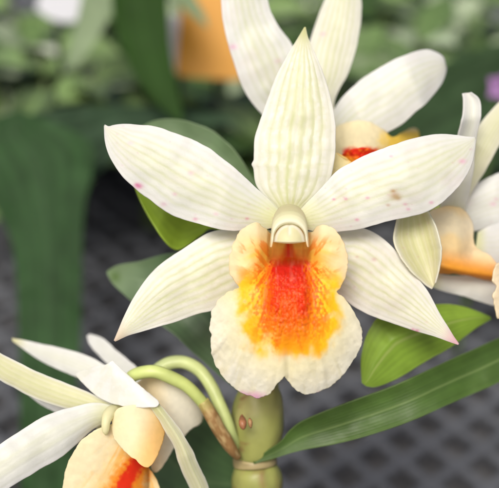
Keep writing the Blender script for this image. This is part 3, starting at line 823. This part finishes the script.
# folded dorsal tip, the sharpest white piece
def fold_d(x, y):
    q = (x - 113) * .75 - (y - 361) * .62            # distance from the crease that runs from the tip
    return .12 + .010 * np.sqrt(q * q + 90) - .006 * (y - 380) + .05 * (fbm(x / 16, y / 16, 117, 2) - .5)
def fold_c(x, y):
    a = np.arctan2(x - 113, y - 356)
    C = mixc(np.broadcast_to(np.array((.83, .83, .80)), (len(x), 3)), np.array((.78, .79, .70)), sm(.42, .75, fbm(a * 5 + 4, np.hypot(x - 113, y - 356) / 16, 118, 3)) * .7)
    return mixc(C, np.array((.87, .87, .85)), sm(.5, .8, fbm(x / 3, y / 3, 119, 2)) * .5)
sheet('petal', fz, [(76, 374), (85, 369.5), (98, 365.5), (107, 364), (112.5, 360.5), (116, 364), (124, 371), (136, 382), (150, 394), (158.5, 401.5), (156.5, 406.5), (146, 407.5), (132, 407), (118, 405), (106, 401), (96, 395), (87, 387), (79, 379)], fold_d, M_petal, fold_c, sp=1.0, ruffle=.5, seed=87, label='folded white petal with a pointed tip')
blade('petal', fz, [(150, 406), (158, 418), (166, 432), (174, 446), (178, 460), (184, 475), (194, 495), (205, 512)], [(158, 403), (167, 413), (176, 424), (184, 436), (192, 450), (201, 470), (208, 487), (212, 512)],
      [(0, .1), (.5, .3), (1, 1.0)], M_petal, petal_col(89, 6, .5, base=np.array((.79, .79, .58)), green=.5, pink=.02, nspeck=1, edgew=.7), cup=lambda T, c, wd: .5 * np.abs(c - .1) * wd, nu=40, nv=100, seed=90)
# its lip: tube behind, near side lobe, spreading lobe with the red throat
def lb(x, y): return 2.35 - 1.1 * np.sqrt(np.clip(1 - ((x - 168) / 42) ** 2, 0, 1)) + .003 * (y - 420)
sheet('lip_tube', fz, [(138, 402), (135, 388), (144, 377), (160, 373.5), (178, 378), (192, 388), (200, 402), (203, 415), (200, 424), (191, 429), (182, 438), (174, 447), (168, 458), (161, 469), (154, 472), (150, 460), (145, 440), (142, 418)], lb, M_lip,
      lambda x, y: mixc(np.broadcast_to(np.array((.90, .87, .74)), (len(x), 3)), np.array((.90, .76, .48)), sm(175, 150, x) * .8), sp=1.3, seed=17)
def lobe_d(x, y): return 1.0 - .95 * np.sqrt(np.clip(1 - ((x - 134 - (y - 430) * .15) / 38) ** 2, 0, 1)) - .003 * (y - 420)
sheet('side_lobe', fz, [(112, 425), (113, 415), (119, 408), (130, 405), (143, 405), (154, 408), (162, 414), (166, 424), (164, 436), (160, 449), (155, 460), (150, 466), (145, 467), (138, 462), (124, 450), (117, 442), (113, 434)], lobe_d, M_lip,
      lambda x, y: mixc(np.broadcast_to(np.array((.90, .81, .56)), (len(x), 3)), np.array((.92, .62, .20)), sm(136, 166, x + (y - 420) * .45) * .85), sp=1.0, seed=18)
def apron_d(x, y): return .95 - .75 * np.sqrt(np.clip(1 - ((x - 82) / 66) ** 2, 0, 1)) + .0016 * (y - 450) + .04 * (fbm(x / 12, y / 12, 111, 2) - .5)
def apron_c(x, y):
    g = fbm(x / 4, y / 4, 113, 3)
    v = (x - 119) - (480 - y) * .62 + 12 * (g - .5)
    C = mixc(np.broadcast_to(np.array((.88, .80, .55)), (len(x), 3)), np.array((.90, .62, .20)), sm(-40, -5, v) * sm(60, 20, v) * .8)
    vr = fbm(np.arctan2(x - 135, y - 420) * 22, np.hypot(x - 135, y - 420) / 40, 121, 3)
    C = mixc(C, np.array((.92, .50, .06)), sm(.5, .66, vr) * sm(-46, -14, v) * .55)
    C = mixc(C, np.array((.92, .36, .03)), sm(-14, -3, v) * sm(34, 20, v) * sm(448, 462, y))
    C = mixc(C, np.array((.80, .04, .01)), sm(-5, 2, v) * sm(20, 12, v) * sm(452, 460, y))
    return C
sheet('lip', fz, [(126, 424), (114, 424), (100, 428), (86, 436), (76, 448), (68, 462), (64, 478), (62, 500), (66, 520), (90, 532), (120, 530), (145, 520), (162, 500), (160, 488), (152, 472), (146, 462), (142, 445), (136, 430)], apron_d, M_lip, apron_c, sp=1.2, seed=19)
tube('column', fz, [(124, 414, .9, 6), (116, 411, .5, 7), (109, 414, .2, 6), (106, 422, .05, 4.5), (105.5, 430, .05, 3.6), (106, 434, .1, 1.5)], M_petal, flat_col((.82, .80, .52), 7, .06), n=40)
GRN = (.58, .66, .24)
tube('pedicel', fz, [(124, 388, 1.0, 5), (130, 378, .9, 6), (140, 373, .8, 6.4), (156, 371.8, .75, 6.7), (172, 378, .8, 6.7), (186, 385.5, .88, 6.3), (197, 396, .93, 6.0), (205, 406, .98, 5.6), (213, 419, 1.05, 5)], M_stem, flat_col(GRN, 8, .1, (.40, .48, .14)))
tube('pedicel', fz, [(150, 378, 1.7, 6.3), (160, 368, 1.7, 6.6), (172, 362.5, 1.7, 6.6), (186, 363, 1.7, 6.6), (200, 371, 1.7, 6.5), (211, 386, 1.6, 6.4), (219, 403, 1.5, 6.4), (226, 420, 1.45, 6.4), (231, 434, 1.5, 6.0), (238, 448, 1.8, 4.5)], M_stem, flat_col((.56, .64, .30), 9, .14, (.44, .52, .18)))

# ------------------------------------------------------------------ neighbouring plants
rnd = random.Random(7)
def ovate(n=14, wd=.5):
    t = np.linspace(0, 1, n)
    return t, wd * .5 * np.sin(np.pi * t ** .75) ** .9

def leaf_mesh(c, dirv, nrm, L, wd, droop, base, seed, rib=1.5):
    """one leaf as vertices, faces, colours (cm): starts at c, runs along dirv, faces nrm, droops at the tip"""
    n, m = 14, 7
    t, hw = ovate(n, wd)
    d = np.asarray(dirv, float); d /= np.linalg.norm(d)
    nr = np.asarray(nrm, float); nr = nr - d * np.dot(nr, d); nr /= np.linalg.norm(nr)
    sd = np.cross(d, nr)
    s = np.linspace(-1, 1, m)
    T, Q = np.meshgrid(t, s, indexing='ij')
    H = hw[:, None] * L
    P = np.asarray(c, float) + d * (T * L)[..., None] + sd * (H * Q)[..., None] + nr * (H * .25 * np.abs(Q))[..., None] - np.array((0, 0, 1)) * (droop * L * T ** 2)[..., None]
    idx = np.arange(n * m).reshape(n, m)
    F = np.stack([idx[:-1, :-1], idx[:-1, 1:], idx[1:, 1:], idx[1:, :-1]], -1).reshape(-1, 4)
    rs = np.random.RandomState(seed)
    C = np.broadcast_to(np.array(base) * rs.uniform(.45, 1.5), (n * m, 3)) * (1 + .25 * (fbm(T.ravel() * 4, Q.ravel() * 2 + seed, seed, 2) - .5))[:, None]
    C = mixc(C, np.array(base) * rib, np.exp(-(Q.ravel() / .15) ** 2) * .6)
    V, G = thicken(P.reshape(-1, 3), F.tolist(), .03)
    return V, G, np.vstack([C, C])

M_pot = material('pot_plastic', .5, .4, 0, noise=(30, .1), bump=(), attr=False, base=(.02, .02, .022))
def leafy_plant(px, py, D, spread, n, L, wd, base, label, seed, pale=None, pale_share=.0, group=None, pot=True, up=.4):
    rs = random.Random(seed)
    c = np.array(W(px, py, D - D0))
    g = np.array((c[0], c[1], 0.0))
    top = max(c[2], 6)
    o = empty('leafy_plant', g)
    tag(o, label, 'plant', group)
    V, F, C = [], [], []
    SV, SF = [], []
    nst = 5
    stems = []
    for i in range(nst):
        a = i * 2 * math.pi / nst + rs.uniform(-.4, .4)
        q = g + np.array((math.cos(a) * spread * .55, math.sin(a) * spread * .55, top * rs.uniform(.75, 1.15)))
        b0 = g + np.array((math.cos(a) * 1.2, math.sin(a) * 1.2, 3.4))
        stems.append((b0, q))
        v, f = tube_arrays([[*b0, .22], *[[*(b0 * (1 - k) + q * k + np.array((0, 0, .06 * spread * math.sin(k * 3.1)))), .2 - .08 * k] for k in (.35, .7)], [*q, .1]], 8, 14)
        SF += [tuple(i_ + len(SV) for i_ in x) for x in f]; SV += v.tolist()
    for i in range(n):
        b0, q = stems[i % nst]
        k = rs.uniform(.3, 1.0)
        p = b0 * (1 - k) + q * k
        a = rs.uniform(0, 2 * math.pi)
        dv = np.array((math.cos(a), math.sin(a), rs.uniform(-.1, up + .3)))
        nr = np.array((rs.uniform(-.3, .3), rs.uniform(-.5, .1), 1.0))
        col = pale if (pale is not None and rs.random() < pale_share) else base
        v, f, cc = leaf_mesh(p, dv, nr, L * rs.uniform(.7, 1.25), wd, rs.uniform(.05, .35), col, seed * 100 + i)
        F += [tuple(i_ + len(V) for i_ in x) for x in f]; V += v.tolist(); C.append(cc)
    mesh('foliage', V, F, M_far, o, np.vstack(C))
    mesh('stem', SV, SF, M_stem, o, np.broadcast_to(np.array((.10, .14, .05)), (len(SV), 3)))
    # pot: tapered shell with a rim
    rings = [(2.5, 0.02), (3.1, 3.7), (3.4, 3.7), (3.4, 4.5), (3.0, 4.5), (2.9, 3.5)]
    PV = [(g[0] + r * math.cos(2 * math.pi * j / 32), g[1] + r * math.sin(2 * math.pi * j / 32), z) for r, z in rings for j in range(32)]
    PF = [(i * 32 + j, i * 32 + (j + 1) % 32, (i + 1) * 32 + (j + 1) % 32, (i + 1) * 32 + j) for i in range(len(rings) - 1) for j in range(32)]
    PF += [tuple(reversed(range(32))), tuple(range(5 * 32, 6 * 32))]
    if pot: mesh('pot', PV, PF, M_pot, o, smooth=False)
    return o

G1, G2, G3 = (.075, .125, .04), (.14, .215, .075), (.045, .09, .018)
PALE = (.34, .42, .27)
leafy_plant(30, 70, 46, 5.5, 44, 3.8, .55, G2, 'pale grey green leafy plant behind the broad dark leaf at the left', 11, PALE, .2, pot=False)
leafy_plant(120, 78, 52, 5.5, 42, 3.7, .5, G1, 'mottled green leafy plant below the pale hanging strap leaf', 12, PALE, .22, pot=False)
leafy_plant(215, 118, 47, 5, 40, 3.2, .5, G3, 'deep green small leaved plant under the orange card', 13, G2, .3, pot=False)
leafy_plant(60, 10, 54, 6.5, 46, 4.4, .52, G2, 'far pale leafy plant along the top left edge', 17, PALE, .28)
leafy_plant(165, 15, 56, 6.5, 46, 4.2, .5, G1, 'mottled leafy plant left of the orange card', 14, PALE, .25)
leafy_plant(290, 5, 57, 6.5, 44, 4.2, .5, G3, 'dark leafy plant between the two tallest petals', 19, G2, .3)
leafy_plant(375, 45, 50, 6, 56, 3.0, .5, G1, 'dense small leaved green plant above the upper flower', 15, PALE, .15)
leafy_plant(480, 30, 52, 6.5, 54, 3.3, .5, G1, 'grey green leafy plant in the top right corner', 16, PALE, .2)
leafy_plant(-48, 50, 52, 7, 54, 4.0, .5, G1, 'blurred leafy plant cut by the left edge of the picture', 21, PALE, .2)
leafy_plant(548, 40, 54, 7, 54, 3.6, .5, G3, 'dark leafy plant cut by the right edge of the picture', 22, G2, .3)
leafy_plant(410, -10, 62, 8, 80, 4.0, .5, G2, 'far green leafy plant along the top right edge', 18, PALE, .2)

# broad leaved plant at the left: big soft leaves in front of the foliage
bp = empty('broad_leaf_plant', (*W(20, 620, 13)[:2], 0))
tag(bp, 'dark plant with broad smooth strap leaves blurred at the left edge', 'plant')
blade('leaf', bp, [(22, 620), (20, 500), (20, 400), (18, 320), (13, 250), (-6, 205), (-30, 170), (-34, 140), (0, 116)], [(60, 620), (70, 500), (76, 400), (81, 320), (82, 250), (85, 205), (92, 175), (88, 140), (20, 110)],
      [(0, 14), (.5, 16), (1, 18)], M_dull, leaf_col((.022, .056, .018), (.040, .085, .034), .3, 7, 83, blotch=.8), cup=.08, nu=50, nv=110, wob=.12, seed=84, label='upright broad dark leaf')
blade('leaf', bp, [(-70, 250), (-60, 190), (-30, 145), (5, 122), (45, 111), (90, 106), (135, 106), (180, 110), (215, 114), (240, 121)], [(-50, 260), (-30, 225), (0, 205), (40, 197), (78, 188), (100, 172), (122, 150), (150, 134), (195, 127), (240, 123)],
      [(0, 20), (.5, 19), (1, 22)], M_dull, leaf_col((.034, .064, .034), (.055, .092, .055), .3, 7, 85, blotch=.8), cup=.10, nu=50, nv=110, wob=.12, seed=86, label='broad dark leaf arching to the right')
tube('stem', bp, [(-70, 250, 15, 14), (-60, 330, 15, 16), (-30, 450, 14, 18), (20, 560, 13.2, 18), (40, 640, 13, 18)], M_stem, flat_col((.10, .14, .05), 4, .2), n=50)
p0 = np.array(W(40, 635, 13)); g0 = WORLD[bp.name]
V, F = tube_arrays([[*p0, .5], [*(p0 * .6 + g0 * .4), .5], [*(p0 * .3 + g0 * .7), .5], [*g0, .55]], 16, 30)
mesh('stem', V, F, M_stem, bp, np.broadcast_to(np.array((.10, .14, .05)), (len(V), 3)))

# tall strap leaves hanging in from the top
sp = empty('strap_leaf_plant', (*W(140, -20, 26)[:2], 0))
tag(sp, 'plant with long hanging strap leaves left of the orange card, one dark and two pale', 'plant')
blade('leaf', sp, [(122, -60), (114, -20), (112, 5), (118, 35), (132, 70), (150, 97), (166, 112), (181, 124)], [(156, -60), (166, -20), (168, 15), (170, 45), (175, 75), (180, 98), (182, 112), (183, 123)],
      [(0, 20), (.5, 19), (1, 18)], M_dull, leaf_col((.018, .05, .007), None, .1, 9, 88), cup=.15, nu=40, nv=80, seed=89, label='dark green hanging strap leaf')
blade('leaf', sp, [(92, -60), (84, -20), (80, 5), (74, 30), (68, 55), (66, 70)], [(122, -60), (120, -20), (114, 8), (100, 35), (84, 58), (67, 73)],
      [(0, 23), (1, 20)], M_leaf, leaf_col((.20, .27, .15), (.28, .35, .2), .08, 9, 90), cup=.1, nu=40, nv=60, seed=91, label='pale green hanging strap leaf')
blade('leaf', sp, [(150, -40), (165, -12), (180, 5), (195, 18), (206, 27)], [(175, -40), (190, -12), (200, 6), (206, 18), (208, 27)],
      [(0, 21), (1, 19)], M_leaf, leaf_col((.17, .23, .12), None, .08, 9, 92), cup=.1, nu=40, nv=60, seed=93)
pa = np.array(W(138, -50, 20.5)); ga = WORLD[sp.name]
V, F = tube_arrays([[*pa, .6], [*(pa * .7 + ga * .3 + np.array((0, 1.5, 0))), .6], [*(pa * .3 + ga * .7 + np.array((0, 1, 0))), .6], [*ga, .7]], 16, 30)
mesh('stem', V, F, M_stem, sp, np.broadcast_to(np.array((.08, .12, .04)), (len(V), 3)))

# smooth dark leaves at the right
dp_ = empty('dark_leaf_plant', (*W(470, 150, 26)[:2], 0))
tag(dp_, 'plant with wide smooth dark green leaves behind the right petal', 'plant')
blade('leaf', dp_, [(540, 30), (500, 42), (470, 52), (440, 66), (415, 86), (395, 112), (380, 145), (372, 175)], [(560, 120), (530, 150), (500, 168), (475, 178), (450, 184), (425, 188), (400, 186), (374, 178)],
      [(0, 22), (.5, 20), (1, 19)], M_dull, leaf_col((.032, .060, .026), None, .3, 11, 95), cup=.12, nu=50, nv=80, seed=96, wob=.15)
blade('leaf', dp_, [(560, 120), (530, 170), (510, 200), (490, 225), (470, 245)], [(580, 260), (550, 280), (520, 280), (495, 270), (471, 248)],
      [(0, 22), (1, 20)], M_dull, leaf_col((.034, .066, .028), None, .08, 11, 97), cup=.12, nu=40, nv=60, seed=98, wob=.15)
pa = np.array(W(560, 110, 22)); ga = WORLD[dp_.name]
V, F = tube_arrays([[*pa, .45], [*(pa * .75 + ga * .25 + np.array((1.5, 0, 0))), .5], [*(pa * .3 + ga * .7 + np.array((1.5, 0, 0))), .55], [*ga, .6]], 16, 30)
mesh('stem', V, F, M_stem, dp_, np.broadcast_to(np.array((.08, .12, .04)), (len(V), 3)))

# orange card among the leaves
c = np.array(W(214, 18, 24)); 
card = empty('plant_card', (c[0], c[1], 0))
tag(card, 'plain orange yellow card on a stake among the blurred leaves at the top', 'card')
M_card = material('card_plastic', .45, .35, .2, noise=(40, .06), bump=(), attr=False, base=(.62, .29, .02))
u_ = RGT * math.cos(.08) + UP * math.sin(.08) * -1
v_ = UP * math.cos(.08) + RGT * math.sin(.08)
n_ = np.cross(u_, v_)
hw, hh, cr = 1.5, 2.7, .3
pts = []
for cx_, cy_, a0 in ((1, 1, 0), (-1, 1, 90), (-1, -1, 180), (1, -1, 270)):
    for k in range(7):
        a = math.radians(a0 + 15 * k)
        pts.append(c + u_ * (cx_ * (hw - cr) + cr * math.cos(a)) + v_ * (cy_ * (hh - cr) + cr * math.sin(a)))
N_ = len(pts)
V = [p + n_ * .04 for p in pts] + [p - n_ * .04 for p in pts]
F = [tuple(range(N_)), tuple(reversed(range(N_, 2 * N_)))] + [(i, i + N_, (i + 1) % N_ + N_, (i + 1) % N_) for i in range(N_)]
mesh('panel', V, F, M_card, card, smooth=False)
V, F = tube_arrays([[*(c - n_ * .25), .14], [*(c * .6 + WORLD[card.name] * .4 - n_ * .3), .14], [*WORLD[card.name], .14]], 10, 20)
mesh('stake', V, F, M_pot, card)

# white panels on stakes, added to stand in for whitish blurred patches
M_white_panel = material('white_panel_plastic', .4, .4, .2, noise=(40, .05), bump=(), attr=False, base=(.50, .52, .56))
for (px, py, d, hw, hh, lean, lab) in ((176, 44, 25, .5, 1.3, .12, 'narrow white panel standing in for a blurred patch left of the orange card'), (60, 4, 26, 1.0, .8, -.3, 'small white panel standing in for a blurred patch at the top edge above the mottled leaves')):
    c = np.array(W(px, py, d))
    lb_ = empty('white_panel', (c[0], c[1], 0)); tag(lb_, lab, 'label')
    uu_ = RGT * math.cos(lean) + UP * math.sin(lean); vv_ = UP * math.cos(lean) - RGT * math.sin(lean); nn_ = np.cross(uu_, vv_)
    pr = [(-hw * .7, hh), (hw * .7, hh), (hw, hh * .8), (hw, -hh * .7), (hw * .3, -hh), (-hw * .3, -hh), (-hw, -hh * .7), (-hw, hh * .8)]
    V = [c + uu_ * a + vv_ * b + nn_ * .04 for a, b in pr] + [c + uu_ * a + vv_ * b - nn_ * .04 for a, b in pr]
    F = [tuple(range(7, -1, -1)), tuple(range(8, 16))] + [(i, (i + 1) % 8, (i + 1) % 8 + 8, i + 8) for i in range(8)]
    mesh('panel', V, F, M_white_panel, lb_, smooth=False)
    q = c - vv_ * hh
    V, F = tube_arrays([[*q, .12], [*(q * .5 + WORLD[lb_.name] * .5), .12], [*WORLD[lb_.name], .1]], 10, 16)
    mesh('stake', V, F, M_pot, lb_)

# small purple bloom at the right edge
pb = np.array(W(500, 88, 17))
fb = empty('purple_bloom', (pb[0], pb[1], 0))
tag(fb, 'tiny blurred purple bloom on a thin stalk at the right edge', 'flower')
V, F, C = [], [], []
for i in range(5):
    a = i * 2 * math.pi / 5
    v, f, cc = leaf_mesh(pb, math.cos(a) * RGT + math.sin(a) * UP - .3 * FWD, -FWD, .62, .8, 0, (.40, .22, .46), 300 + i)
    mesh('petal', v, f, M_petal, fb, cc)
V, F = tube_arrays([[*pb, .1], [*(pb * .7 + WORLD[fb.name] * .3), .1], [*WORLD[fb.name], .12]], 10, 20)
mesh('stalk', V, F, M_stem, fb, np.broadcast_to(np.array((.10, .16, .05)), (len(V), 3)))
